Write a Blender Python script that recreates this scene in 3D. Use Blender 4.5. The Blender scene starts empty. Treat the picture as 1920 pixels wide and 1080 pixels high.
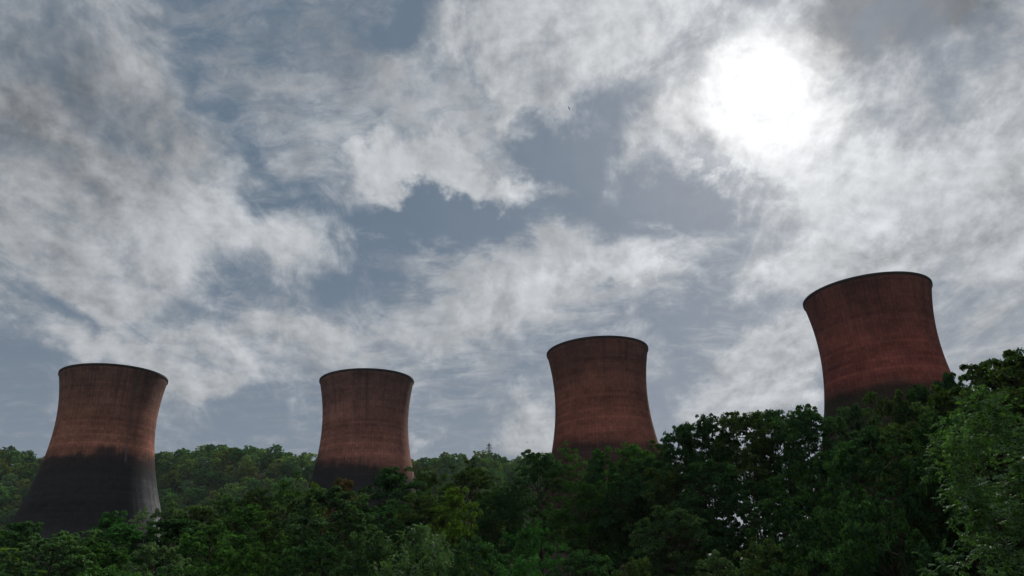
import bpy, math, random
import numpy as np
from mathutils import Vector, Matrix

SC = bpy.context.scene
COL = SC.collection
RAD = math.radians

# ------------------------------------------------------------------ camera
CAM_Z = 3.45
HAZE = .00003
FOC, PITCH, ROLL = 1446.0, RAD(22.587), RAD(-2.2526)
FWD = np.array([0, math.cos(PITCH), math.sin(PITCH)])
_R = np.array([1.0, 0, 0]); _U = np.array([0, -math.sin(PITCH), math.cos(PITCH)])
RGT = _R*math.cos(ROLL) + _U*math.sin(ROLL)
UPV = -_R*math.sin(ROLL) + _U*math.cos(ROLL)
cd = bpy.data.cameras.new('camera'); cam = bpy.data.objects.new('camera', cd); COL.objects.link(cam)
cd.sensor_width = 36; cd.lens = 36*FOC/1920; cd.clip_start = 0.1; cd.clip_end = 20000
m = Matrix([[RGT[i], UPV[i], -FWD[i]] for i in range(3)]).to_4x4()
m.translation = (0, 0, CAM_Z); cam.matrix_world = m
SC.camera = cam
SUN_AZ, SUN_EL = 22.0, 34.4

def ray(px, py):
    d = FWD*FOC + RGT*(px-960) - UPV*(py-540)
    return d/np.linalg.norm(d)
def at(px, py, dist):
    """world point seen at a photo pixel, dist metres away along the ground"""
    d = ray(px, py); k = dist/math.hypot(d[0], d[1])
    return d[0]*k, d[1]*k, CAM_Z + d[2]*k

# ------------------------------------------------------------------ object helpers
def link(o, parent=None):
    COL.objects.link(o)
    if parent is not None: o.parent = parent
    return o
def empty(name, loc, label, cat, group=None, rz=0):
    o = bpy.data.objects.new(name, None); link(o); o.location = loc; o.rotation_euler.z = rz
    o.empty_display_size = 0.5
    return tag(o, label, cat, group)
def tag(o, label=None, cat=None, group=None, kind=None):
    if label: o['label'] = label
    if cat: o['category'] = cat
    if group: o['group'] = group
    if kind: o['kind'] = kind
    return o
def mesh_np(name, V, F4, mats, mat_idx=None, smooth=None, F3=None):
    me = bpy.data.meshes.new(name)
    V = np.asarray(V, np.float32).reshape(-1, 3); F4 = np.asarray(F4, np.int32).reshape(-1, 4)
    me.vertices.add(len(V)); me.vertices.foreach_set('co', V.ravel())
    me.loops.add(F4.size); me.loops.foreach_set('vertex_index', F4.ravel())
    me.polygons.add(len(F4)); me.polygons.foreach_set('loop_start', np.arange(0, F4.size, 4, dtype=np.int32))
    if mat_idx is not None: me.polygons.foreach_set('material_index', np.asarray(mat_idx, np.int32))
    if smooth is not None: me.polygons.foreach_set('use_smooth', np.broadcast_to(np.asarray(smooth, bool), len(F4)).copy())
    for mt in mats: me.materials.append(mt)
    me.update(calc_edges=True); me.validate()
    return me

# ------------------------------------------------------------------ node helpers
class NT:
    def __init__(s, tree): s.t = tree; s.n = tree.nodes; s.l = tree.links
    def new(s, kind, **kw):
        nd = s.n.new(kind)
        for k, v in kw.items():
            if k == 'inp':
                for kk, vv in v.items():
                    if hasattr(vv, 'is_linked') or isinstance(vv, bpy.types.NodeSocket): s.l.new(vv, nd.inputs[kk])
                    else: nd.inputs[kk].default_value = vv
            else: setattr(nd, k, v)
        return nd
    def math(s, op, a, b=None, c=None, clamp=False):
        nd = s.new('ShaderNodeMath', operation=op, use_clamp=clamp)
        for i, v in enumerate((a, b, c)):
            if v is None: continue
            if isinstance(v, bpy.types.NodeSocket): s.l.new(v, nd.inputs[i])
            else: nd.inputs[i].default_value = v
        return nd.outputs[0]
    def vmath(s, op, a, b=None, scale=None):
        nd = s.new('ShaderNodeVectorMath', operation=op)
        for i, v in enumerate((a, b)):
            if v is None: continue
            if isinstance(v, bpy.types.NodeSocket): s.l.new(v, nd.inputs[i])
            else: nd.inputs[i].default_value = v
        if scale is not None:
            if isinstance(scale, bpy.types.NodeSocket): s.l.new(scale, nd.inputs['Scale'])
            else: nd.inputs['Scale'].default_value = scale
        return nd.outputs['Value'] if op in ('DOT_PRODUCT', 'LENGTH') else nd.outputs['Vector']
    def noise(s, vec, scale, detail=4, rough=.5, dist=0., lac=2.0, out='Fac', dims='3D'):
        nd = s.new('ShaderNodeTexNoise', noise_dimensions=dims)
        s.l.new(vec, nd.inputs['Vector'])
        for k, v in (('Scale', scale), ('Detail', detail), ('Roughness', rough), ('Distortion', dist), ('Lacunarity', lac)):
            nd.inputs[k].default_value = v
        return nd.outputs[out]
    def ramp(s, v, a, b, lo=0., hi=1., smooth=True):
        nd = s.new('ShaderNodeMapRange', interpolation_type='SMOOTHSTEP' if smooth else 'LINEAR')
        s.l.new(v, nd.inputs[0]) if isinstance(v, bpy.types.NodeSocket) else None
        for i, x in ((1, a), (2, b), (3, lo), (4, hi)):
            if isinstance(x, bpy.types.NodeSocket): s.l.new(x, nd.inputs[i])
            else: nd.inputs[i].default_value = x
        return nd.outputs[0]
    def mix(s, f, a, b, blend='MIX'):
        nd = s.new('ShaderNodeMix', data_type='RGBA', blend_type=blend)
        for i, v in ((0, f), (6, a), (7, b)):
            if isinstance(v, bpy.types.NodeSocket): s.l.new(v, nd.inputs[i])
            else: nd.inputs[i].default_value = (tuple(v)+(1,))[:4] if isinstance(v, (tuple, list)) else v
        return nd.outputs[2]
    def comb(s, x, y, z):
        nd = s.new('ShaderNodeCombineXYZ')
        for i, v in enumerate((x, y, z)):
            if isinstance(v, bpy.types.NodeSocket): s.l.new(v, nd.inputs[i])
            else: nd.inputs[i].default_value = v
        return nd.outputs[0]

def material(name):
    mt = bpy.data.materials.new(name); mt.use_nodes = True
    mt.node_tree.nodes.clear(); t = NT(mt.node_tree)
    out = t.new('ShaderNodeOutputMaterial')
    return mt, t, out

# ------------------------------------------------------------------ sky
W = bpy.data.worlds.new('World'); SC.world = W; W.use_nodes = True
W.node_tree.nodes.clear(); t = NT(W.node_tree)
tc = t.new('ShaderNodeTexCoord').outputs['Generated']
d = t.vmath('NORMALIZE', tc)
C0 = np.array([0, math.cos(RAD(25)), math.sin(RAD(25))]); N0 = np.array([0, -math.sin(RAD(25)), math.cos(RAD(25))])
dc = t.vmath('DOT_PRODUCT', d, tuple(C0)); du = t.vmath('DOT_PRODUCT', d, (1, 0, 0)); dn = t.vmath('DOT_PRODUCT', d, tuple(N0))
kk = t.math('DIVIDE', 2.0, t.math('MAXIMUM', t.math('ADD', dc, 1.0), .05))
uv = t.comb(t.math('MULTIPLY', du, kk), t.math('MULTIPLY', dn, kk), 0.0)
def uvof(px, py):
    r = ray(px, py); k = 2/(1+r@C0)
    return np.array([r[0]*k, (r@N0)*k])
# cloud plane coordinates (a flat layer overhead: cells shrink towards the horizon)
sx = t.new('ShaderNodeSeparateXYZ', inp={0: d})
zz = t.math('ADD', t.math('MAXIMUM', sx.outputs[2], 0.0), .16)
pl = t.comb(t.math('DIVIDE', sx.outputs[0], zz), t.math('DIVIDE', sx.outputs[1], zz), 0.0)
warpc = t.noise(uv, 5.5, 6, .6, out='Color')
warp = t.vmath('SCALE', t.vmath('SUBTRACT', warpc, (.5, .5, .5)), scale=.24)
uvw = t.vmath('MULTIPLY', t.vmath('ADD', uv, warp), (1, 1, 0))
def blob_sum(blobs, start, vec):
    acc = start
    for (px, py, rx, ry, ang, w) in blobs:
        c = uvof(px, py); a = RAD(ang)
        e1 = uvof(px+20*math.cos(a), py-20*math.sin(a))-c
        s = np.linalg.norm(e1)/20; th = math.atan2(e1[1], e1[0])
        mp = t.new('ShaderNodeMapping', vector_type='TEXTURE')
        t.l.new(vec, mp.inputs['Vector'])
        mp.inputs['Location'].default_value = (c[0], c[1], 0)
        mp.inputs['Rotation'].default_value = (0, 0, th)
        mp.inputs['Scale'].default_value = (rx*s, ry*s, 1)
        g = t.new('ShaderNodeTexGradient', gradient_type='SPHERICAL'); t.l.new(mp.outputs[0], g.inputs[0])
        acc = t.math('MULTIPLY_ADD', g.outputs['Fac'], w, acc)
    return acc
# px, py, radius along, radius across, angle, weight
COVER = [
 (90, 170, 420, 360, 0, 1.2), (60, 470, 480, 320, 0, 1.1), (380, 400, 440, 280, -15, 1.2), (620, 430, 260, 190, 0, .8),
 (270, 70, 330, 190, -25, .7), (870, 100, 150, 240, 80, 1.2), (1010, 40, 260, 200, 0, .9), (960, 200, 190, 110, -40, .5),
 (710, 190, 60, 190, 50, 1.0), (810, 240, 260, 90, -35, .95), (700, 330, 330, 100, 5, .7), (930, 345, 300, 70, -4, 1.3), (1010, 290, 90, 60, -10, .25), (560, 310, 160, 80, 10, .45),
 (1180, 110, 280, 230, 10, 1.0), (1430, 170, 480, 280, 15, 1.7), (1260, 230, 240, 140, 20, .8), (1390, 310, 110, 150, 70, 1.3),
 (1750, 180, 560, 340, 10, 1.3), (1700, 390, 460, 190, 12, 1.6), (1560, 470, 360, 100, 22, 1.3), (1870, 420, 300, 230, 0, 1.1), (1450, 530, 160, 50, 40, .7), (1500, 380, 190, 90, 25, .8),
 (1130, 490, 360, 95, 10, 1.25), (1290, 465, 200, 55, 20, .6), (930, 510, 300, 110, 25, .7), (1010, 550, 260, 80, 15, .7), (790, 480, 130, 70, 50, .5),
 (700, 600, 480, 100, 10, 1.1), (560, 650, 420, 100, 12, .9), (480, 690, 300, 60, 5, .35), (860, 640, 280, 70, 10, .5), (300, 560, 360, 100, -8, .6), (60, 560, 260, 100, -10, .8), (120, 640, 300, 60, 0, .3),
 (965, 770, 120, 110, 0, 1.2), (1010, 810, 130, 80, 0, .4), (1455, 715, 190, 100, 25, 1.2), (1400, 770, 160, 55, 10, .6), (1230, 690, 300, 90, 0, .3), (1170, 610, 120, 50, 0, .5), (1560, 640, 220, 140, 0, .3), (430, 738, 90, 45, 0, .95), (785, 778, 60, 34, 0, .8), (900, 715, 200, 60, 0, .3), (1850, 640, 260, 110, 20, .7), (1790, 680, 130, 70, 0, .5),
]
GAPS = [
 (1035, 288, 130, 52, 5, -1.2), (1145, 215, 70, 60, 50, -.9), (1150, 365, 330, 90, 3, -1.4), (1300, 398, 170, 70, 8, -1.2), (880, 425, 380, 56, -4, -1.2), (780, 425, 150, 110, 0, -.9), (800, 500, 110, 90, 0, -.5), (620, 530, 300, 70, 5, -1.1),
 (600, 160, 260, 200, 30, -1.2), (500, 130, 160, 100, 20, -.7), (700, 60, 200, 90, 35, -1.0), (560, 250, 170, 80, -10, -.5), (830, 190, 90, 90, 60, -.8), (900, 265, 150, 45, -35, -.7), (560, 365, 140, 32, 0, -.6), (1280, 405, 200, 70, 8, -.7),
 (420, 240, 180, 60, -40, -.4), (1080, 440, 300, 34, 0, -.5), (110, 560, 190, 34, -8, -.8), (1370, 540, 150, 110, 30, -.9), (1350, 440, 110, 50, 20, -.5), (200, 690, 400, 70, 0, -.6), (850, 690, 300, 50, 0, -.5), (1180, 560, 150, 60, 20, -.6), (420, 575, 260, 30, 0, -.4)]
VEIL = [(560, 120, 420, 260, 10, .52), (640, 250, 260, 140, 20, .5), (880, 260, 260, 120, -30, .75), (900, 450, 260, 110, 10, .55), (1150, 500, 460, 150, 10, .8), (720, 620, 640, 150, 10, .75), (300, 620, 480, 100, 0, .5), (1450, 620, 260, 140, 30, .35), (720, 60, 120, 60, 30, -.6), (1200, 370, 340, 110, 0, -.9), (1030, 290, 130, 60, 0, -.7), (850, 405, 240, 60, 0, -.5), (620, 540, 240, 50, 0, -.4), (1250, 580, 260, 70, 15, -.4)]
SHADE = [
 (110, 210, 380, 200, -20, -.36), (60, 60, 300, 200, 0, -.10), (300, 130, 260, 130, -20, -.02), (80, 420, 260, 150, 0, -.10), (420, 440, 360, 170, -15, .10), (650, 400, 200, 130, 0, .10),
 (950, 350, 170, 50, 0, .20), (720, 290, 260, 80, -20, .09), (1690, 30, 230, 130, 20, -.8), (1850, 60, 240, 200, 0, -.28), (1860, 330, 180, 60, 20, -.22), (1620, 460, 190, 36, 18, -.32), (1800, 440, 190, 40, 25, -.22), (1650, 400, 340, 110, 15, .14),
 (1130, 490, 260, 60, 10, .12), (930, 60, 240, 120, 0, .0), (1010, 180, 130, 90, 0, -.10), (1150, 340, 160, 80, 30, -.12), (1450, 710, 150, 80, 20, .06), (1720, 230, 260, 110, 20, -.08), (560, 100, 340, 150, 10, -.18), (1480, 540, 160, 50, 30, .05), (1870, 560, 200, 100, 0, -.12), (700, 620, 320, 70, 10, .06), (1560, 60, 200, 70, 10, -.12), (1400, 300, 200, 130, 20, .18), (1620, 260, 260, 130, 20, .12)]
SUNV = (math.sin(RAD(SUN_AZ))*math.cos(RAD(SUN_EL)), math.cos(RAD(SUN_AZ))*math.cos(RAD(SUN_EL)), math.sin(RAD(SUN_EL)))
dcs = t.vmath('DOT_PRODUCT', d, SUNV)
n_big = t.noise(pl, 1.7, 10, .60, .25)
n_str = t.noise(t.vmath('MULTIPLY', pl, (2.6, 1.0, 1.0)), 3.4, 9, .66, 1.0)
n_uv = t.noise(uv, 9.0, 9, .62, .15)
nn = t.math('ADD', t.math('MULTIPLY', t.math('SUBTRACT', n_big, .5), 1.5), t.math('ADD', t.math('MULTIPLY', t.math('SUBTRACT', n_str, .5), 1.1), t.math('MULTIPLY', t.math('SUBTRACT', n_uv, .5), 1.3)))
cover = t.math('MINIMUM', blob_sum(COVER, -.13, uvw), .56)
cover = blob_sum([(a_, b_, c_*1.12, d_*1.2, e_, f_*.8) for a_, b_, c_, d_, e_, f_ in GAPS], cover, uvw)
cover = blob_sum([(920, 340, 260, 44, -4, .8), (1270, 250, 150, 80, 10, .35), (740, 300, 200, 60, -20, .3), (1395, 300, 130, 130, 70, 1.0), (1500, 300, 200, 120, 30, .5)], cover, uvw)
cover = t.math('ADD', cover, t.ramp(dcs, -.1, .45, .6, 0.0))      # cloud cover added behind the viewer, out of view, to light the scene
dens = t.math('ADD', cover, t.math('MULTIPLY', nn, 1.3))
alpha = t.ramp(dens, -.28, .84, 0, 1)
veil_n = t.noise(t.vmath('ADD', t.vmath('MULTIPLY', pl, (1.0, 1.7, 1.0)), warp), 8.0, 9, .66, .4)
veil_b = t.noise(t.vmath('ADD', pl, (3.1, 1.7, 0)), 1.1, 4, .5)
veil_c = blob_sum(VEIL, .0, uvw)
veil = t.math('MULTIPLY', t.ramp(t.math('ADD', veil_c, t.math('ADD', t.math('MULTIPLY', t.math('SUBTRACT', veil_n, .5), 1.9), t.math('MULTIPLY', t.math('SUBTRACT', veil_b, .5), 1.2))), .0, 1.0), .85)
ang = t.math('ARCCOSINE', t.math('MINIMUM', dcs, 1.0))
ang = t.math('MULTIPLY', ang, t.math('ADD', 1.0, t.math('MULTIPLY', t.math('SUBTRACT', n_uv, .5), -.3)))
alpha = t.math('MAXIMUM', t.math('MAXIMUM', alpha, veil), t.ramp(ang, RAD(2.5), RAD(8.0), .95, 0))
# relief of the cloud underside: density difference along the line to the sun
sc = uvof(1430, 165)
tosun = t.vmath('NORMALIZE', t.vmath('SUBTRACT', (sc[0], sc[1], 0), uv))
uv2 = t.vmath('ADD', uv, t.vmath('SCALE', tosun, scale=.014))
spl = (SUNV[0]/(SUNV[2]+.16), SUNV[1]/(SUNV[2]+.16), 0)
pl2 = t.vmath('ADD', pl, t.vmath('SCALE', t.vmath('NORMALIZE', t.vmath('SUBTRACT', spl, pl)), scale=.035))
relief = t.math('ADD', t.math('SUBTRACT', n_big, t.noise(pl2, 1.7, 7, .60, .25)), t.math('SUBTRACT', n_uv, t.noise(uv2, 9.0, 7, .62, .15)))
puff = t.noise(uv, 6.5, 5, .5, .1)
shade = blob_sum(SHADE, 0.0, uvw)
bright = t.math('ADD', .425, t.math('MULTIPLY', shade, .62))
bright = t.math('ADD', bright, t.math('MULTIPLY', relief, .58))
bright = t.math('ADD', bright, t.math('MULTIPLY', t.math('SUBTRACT', puff, .5), .18))
bright = t.math('ADD', bright, t.math('MULTIPLY', nn, .08))
# veiled sun: scattering lobe of the thin cloud in front of it
def lobe(deg, amp):
    return t.math('MULTIPLY', t.math('EXPONENT', t.math('MULTIPLY', ang, -1/RAD(deg))), amp)
gtex = t.math('MAXIMUM', t.math('ADD', 1.0, t.math('ADD', t.math('MULTIPLY', nn, .55), t.math('MULTIPLY', relief, 1.6))), .4)
glow_in = t.math('MULTIPLY', lobe(1.6, .9), gtex)
glow_out = t.math('MULTIPLY', t.math('ADD', lobe(7.2, .44), lobe(18.0, .14)), gtex)
bright = t.math('MAXIMUM', bright, .06)
back = t.math('MULTIPLY', t.ramp(dcs, -.4, .48, 1.2, 0.0), t.ramp(sx.outputs[2], .1, .8, .3, 1.0))   # clouds behind the viewer brightened, out of view, to light towers and trees
bright = t.math('MULTIPLY', bright, t.math('ADD', back, t.ramp(sx.outputs[2], .72, .97, 1.0, 4.6)))  # zenith above the view brightened as well, added as top light
cl = t.math('ADD', bright, t.math('ADD', glow_in, glow_out))
ccol = t.vmath('ADD', t.vmath('SCALE', (.955, 1.0, 1.06), scale=bright), t.vmath('SCALE', (1.0, .985, .955), scale=t.math('ADD', glow_in, glow_out)))
sky = t.new('ShaderNodeTexSky', sky_type='NISHITA', sun_disc=False, sun_elevation=RAD(SUN_EL), sun_rotation=RAD(SUN_AZ), altitude=0, air_density=1.0, dust_density=1.2, ozone_density=1.5)
skyc = t.vmath('MULTIPLY', sky.outputs[0], (.055, .055, .062))   # real sky dimmed by thin high haze
el = sx.outputs[2]
hazec = t.mix(t.ramp(el, .05, .5), (.225, .262, .305), (.118, .170, .222))
skyc = t.mix(.86, skyc, hazec)
skyc = t.vmath('ADD', skyc, t.vmath('SCALE', (1, .97, .92), scale=t.math('MULTIPLY', t.math('ADD', glow_in, glow_out), .25)))
final = t.mix(alpha, skyc, ccol)
below = t.ramp(el, -.06, .0, 0, 1)
final = t.mix(below, (.05, .06, .05), final)
final = t.vmath('SCALE', final, scale=10.0)
bg = t.new('ShaderNodeBackground', inp={0: final, 1: .1})
wo = t.new('ShaderNodeOutputWorld', inp={0: bg.outputs[0]})
try: W.cycles.sampling_method = 'MANUAL'; W.cycles.sample_map_resolution = 512
except Exception: pass

sl = bpy.data.lights.new('sun', 'SUN'); sl.energy = 3.6; sl.angle = RAD(3); sl.color = (1.0, .94, .85)
so = bpy.data.objects.new('sun', sl); link(so)
so.rotation_euler = Vector(SUNV).to_track_quat('Z', 'Y').to_euler()
SC.view_settings.view_transform = 'Standard'; SC.view_settings.look = 'None'
SC.view_settings.exposure = 0; SC.view_settings.gamma = 1
SC.cycles.max_bounces = 5; SC.cycles.diffuse_bounces = 1; SC.cycles.glossy_bounces = 1
SC.cycles.transmission_bounces = 2; SC.cycles.transparent_max_bounces = 4
SC.cycles.volume_bounces = 0

# ------------------------------------------------------------------ ground
def sstep(a, b, x):
    x = np.clip((x-a)/(b-a), 0, 1); return x*x*(3-2*x)
def ridge(x):
    return 135 + 17*sstep(-350, -520, x) - 6*sstep(-300, -150, x) - 19*sstep(-75, 10, x) - 70*sstep(30, 130, x) + 8*np.sin(x*.021+1)*sstep(200, 0, x)
def ground_z(x, y):
    x = np.asarray(x, float); y = np.asarray(y, float)
    z = 1.75*sstep(45, 5, np.hypot(x, y))
    z = z + 5.0*sstep(15, 60, x - .25*y)*sstep(-40, 20, y)*sstep(230, 120, y)
    hill = ridge(x)*sstep(470, 730, y+.04*x)**.85
    far = 1 - .35*sstep(760, 1400, y)
    z = z + hill*far
    z = z + .5*np.sin(x*.13)*np.sin(y*.11)*sstep(20, 60, np.hypot(x, y))
    return z
xs = np.concatenate([-np.geomspace(3000, 620, 12), np.linspace(-600, 600, 121), np.geomspace(620, 3000, 12)])
ys = np.concatenate([-np.geomspace(1500, 120, 10), np.linspace(-100, 1000, 136), np.geomspace(1020, 4000, 12)])
X, Y = np.meshgrid(xs, ys); Z = ground_z(X, Y)
nx, ny = len(xs), len(ys)
ii = np.arange(nx*ny).reshape(ny, nx)
F = np.stack([ii[:-1, :-1], ii[:-1, 1:], ii[1:, 1:], ii[1:, :-1]], -1).reshape(-1, 4)
mt_ground, t, out = material('woodland_floor')
pos = t.new('ShaderNodeNewGeometry').outputs['Position']
n1 = t.noise(pos, .05, 6, .6); n2 = t.noise(pos, 1.3, 5, .6)
c = t.mix(t.ramp(n1, .4, .62), (.022, .042, .014), (.055, .06, .02))
c = t.mix(t.ramp(n2, .45, .7), c, (.07, .05, .028))
bs = t.new('ShaderNodeBsdfPrincipled', inp={'Base Color': c, 'Roughness': .95, 'Specular IOR Level': .15})
bp = t.new('ShaderNodeBump', inp={'Height': n2, 'Distance': .15}); t.l.new(bp.outputs[0], bs.inputs['Normal'])
t.l.new(bs.outputs[0], out.inputs[0])
g = bpy.data.objects.new('ground', mesh_np('ground', np.stack([X, Y, Z], -1), F, [mt_ground], smooth=True)); link(g)
tag(g, kind='structure')

# ------------------------------------------------------------------ cooling towers
TA, TKU, TKD, TZT, TH = 21.243, .4894, .4698, 92.2256, 114.0
def tprof(z):
    k = np.where(z > TZT, TKU, TKD); return np.sqrt(TA*TA + (k*(z-TZT))**2)

def shell_material(name, top, mid, dark, base, edge, tilt, soft, low, topdirt, seed=0, pale=0):
    """top/mid: brick-red pigmented concrete above; dark: algae belt; base: grey foot"""
    mt, t, out = material(name)
    oc = t.new('ShaderNodeTexCoord').outputs['Object']
    s = t.new('ShaderNodeSeparateXYZ', inp={0: oc})
    th = t.math('ARCTAN2', s.outputs[1], s.outputs[0]); z = s.outputs[2]
    cs = t.math('COSINE', th); sn = t.math('SINE', th)
    th0 = t.math('ADD', th, 0.0)
    vcol = t.comb(t.math('MULTIPLY', cs, 24), t.math('MULTIPLY', sn, 24), t.math('MULTIPLY', z, .06))    # vertical streaks
    vrow = t.comb(t.math('MULTIPLY', cs, 3), t.math('MULTIPLY', sn, 3), z)                                 # horizontal bands
    vall = t.comb(t.math('MULTIPLY', cs, 24), t.math('MULTIPLY', sn, 24), z)
    off = (seed*17.3, seed*9.1, seed*5.7)
    vcol = t.vmath('ADD', vcol, off); vrow = t.vmath('ADD', vrow, off); vall = t.vmath('ADD', vall, off)
    streak = t.noise(vcol, .42, 5, .65); fine = t.noise(vcol, 1.6, 3, .6)
    band = t.noise(vrow, .22, 5, .62); blot = t.noise(vall, .07, 5, .6); grit = t.noise(vall, 1.1, 4, .7)
    # shutter-board lifts and joints
    zl = t.math('FRACT', t.math('DIVIDE', z, 1.25)); lift = t.math('MULTIPLY', t.ramp(zl, .0, .12, 1, 0), 1.0)
    tf = t.math('FRACT', t.math('MULTIPLY', th, 96/(2*math.pi))); joint = t.ramp(t.math('ABSOLUTE', t.math('SUBTRACT', tf, .5)), .38, .5, 0, 1)
    # board-to-board tone
    zi = t.math('FLOOR', t.math('DIVIDE', z, 1.25)); ti = t.math('FLOOR', t.math('MULTIPLY', th, 96/(2*math.pi)))
    wn = t.new('ShaderNodeTexWhiteNoise', noise_dimensions='3D', inp={0: t.comb(zi, ti, 0.0)}).outputs['Value']
    wr = t.new('ShaderNodeTexWhiteNoise', noise_dimensions='1D', inp={1: zi}).outputs['Value']
    red = t.mix(t.ramp(z, 74, 112), mid, top)
    red = t.mix(t.ramp(blot, .35, .65), red, t.vmath('SCALE', red, scale=.62))
    # rain streaks below the rim
    sm = t.math('MULTIPLY', t.ramp(streak, .46, .62), t.ramp(t.math('ADD', z, t.math('MULTIPLY', streak, 18)), 84, 120))
    red = t.mix(t.math('MULTIPLY', sm, topdirt), red, (.022, .018, .018))
    zs = t.math('ADD', z, t.math('MULTIPLY', t.math('SUBTRACT', streak, .5), 5))
    zs = t.math('ADD', zs, t.math('MULTIPLY', t.math('SUBTRACT', fine, .5), 1.6))
    zs = t.math('ADD', zs, t.math('MULTIPLY', t.math('SUBTRACT', blot, .5), 17))
    zs = t.math('ADD', zs, t.math('MULTIPLY', cs, tilt))
    belt = t.ramp(zs, edge-soft, edge, 1, 0)
    lowc = t.mix(t.ramp(zs, low-14, low+12), base, dark)
    lowc = t.mix(t.ramp(zs, edge-12, edge+1, 0, .42), lowc, t.vmath('SCALE', red, scale=.42))
    if pale:   # sunlight painted into the colour: pale sector low on the sun-facing side
        sun_sec = t.math('ADD', t.math('MULTIPLY', cs, .857), t.math('MULTIPLY', sn, .515))
        sun_sec = t.math('MULTIPLY', t.ramp(t.math('ADD', sun_sec, t.math('MULTIPLY', t.math('SUBTRACT', fine, .5), .25)), .45, .85), t.ramp(zs, 38, 72, 1, 0))
        lowc = t.mix(t.math('MULTIPLY', sun_sec, pale), lowc, (.24, .245, .265))
    lowc = t.mix(t.math('MULTIPLY', t.ramp(streak, .4, .65), .45), lowc, dark)
    c = t.mix(belt, red, lowc)
    k = t.math('ADD', .50, t.math('MULTIPLY', band, .80))
    k = t.math('ADD', k, t.math('MULTIPLY', t.math('SUBTRACT', wn, .5), .26))
    k = t.math('ADD', k, t.math('MULTIPLY', t.math('SUBTRACT', wr, .5), .26))
    k = t.math('ADD', k, t.math('MULTIPLY', t.math('SUBTRACT', grit, .5), .45))
    k = t.math('ADD', k, t.math('MULTIPLY', t.math('SUBTRACT', fine, .5), .28))
    k = t.math('MULTIPLY', k, t.math('SUBTRACT', 1.0, t.math('MULTIPLY', lift, .30)))
    k = t.math('MULTIPLY', k, t.math('SUBTRACT', 1.0, t.math('MULTIPLY', joint, .26)))
    # lime flecks
    fleck = t.ramp(t.noise(vall, 1.5, 2, .5), .74, .80)
    c = t.vmath('SCALE', c, scale=k)
    c = t.mix(t.math('MULTIPLY', fleck, .35), c, (.2, .17, .15))
    bs = t.new('ShaderNodeBsdfPrincipled', inp={'Base Color': c, 'Roughness': .9, 'Specular IOR Level': .06})
    h = t.math('ADD', t.math('MULTIPLY', lift, -.5), t.math('MULTIPLY', grit, .4))
    bp = t.new('ShaderNodeBump', inp={'Height': h, 'Distance': .12, 'Strength': .6}); t.l.new(bp.outputs[0], bs.inputs['Normal'])
    t.l.new(bs.outputs[0], out.inputs[0])
    return mt
mt_rim, t, out = material('sooty_rim_concrete')
oc = t.new('ShaderNodeTexCoord').outputs['Object']
c = t.mix(t.noise(oc, .8, 4, .6), (.008, .007, .007), (.022, .016, .014))
bs = t.new('ShaderNodeBsdfPrincipled', inp={'Base Color': c, 'Roughness': .9}); t.l.new(bs.outputs[0], out.inputs[0])
mt_leg, t, out = material('weathered_leg_concrete')
oc = t.new('ShaderNodeTexCoord').outputs['Object']
c = t.mix(t.noise(oc, .5, 4, .6), (.06, .06, .058), (.16, .15, .14))
bs = t.new('ShaderNodeBsdfPrincipled', inp={'Base Color': c, 'Roughness': .9}); t.l.new(bs.outputs[0], out.inputs[0])
mt_steel, t, out = material('dull_steel')
bs = t.new('ShaderNodeBsdfPrincipled', inp={'Base Color': (.13, .11, .1, 1), 'Roughness': .6, 'Metallic': .6}); t.l.new(bs.outputs[0], out.inputs[0])

def lathe(prof, n=192):
    prof = np.asarray(prof); a = np.arange(n)*2*math.pi/n
    V = np.stack([prof[:, 0:1]*np.cos(a), prof[:, 0:1]*np.sin(a), prof[:, 1:2]+0*a], -1)
    k = len(prof); I = np.arange(k*n).reshape(k, n); J = np.roll(I, -1, 1)
    return V.reshape(-1, 3), np.stack([I[:-1], J[:-1], J[1:], I[1:]], -1).reshape(-1, 4)

def tube_np(P, R, sides=5):
    """tapered tube through points P with radii R"""
    P = np.asarray(P, float); R = np.asarray(R, float); k = len(P)
    T = np.gradient(P, axis=0); T /= np.linalg.norm(T, axis=1)[:, None]+1e-9
    ref = np.array([0, 0, 1.0]) if abs(T[:, 2]).mean() < .8 else np.array([1.0, 0, 0])
    A = np.cross(T, ref); A /= np.linalg.norm(A, axis=1)[:, None]+1e-9; B = np.cross(T, A)
    a = np.arange(sides)*2*math.pi/sides
    V = P[:, None] + R[:, None, None]*(A[:, None]*np.cos(a)[None, :, None] + B[:, None]*np.sin(a)[None, :, None])
    I = np.arange(k*sides).reshape(k, sides); J = np.roll(I, -1, 1)
    return V.reshape(-1, 3), np.stack([I[:-1], J[:-1], J[1:], I[1:]], -1).reshape(-1, 4)
class Acc:
    def __init__(s): s.V = []; s.F = []; s.n = 0
    def add(s, VF):
        V, F = VF; s.V.append(V); s.F.append(F+s.n); s.n += len(V)
    def get(s): return np.concatenate(s.V), np.concatenate(s.F)

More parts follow.
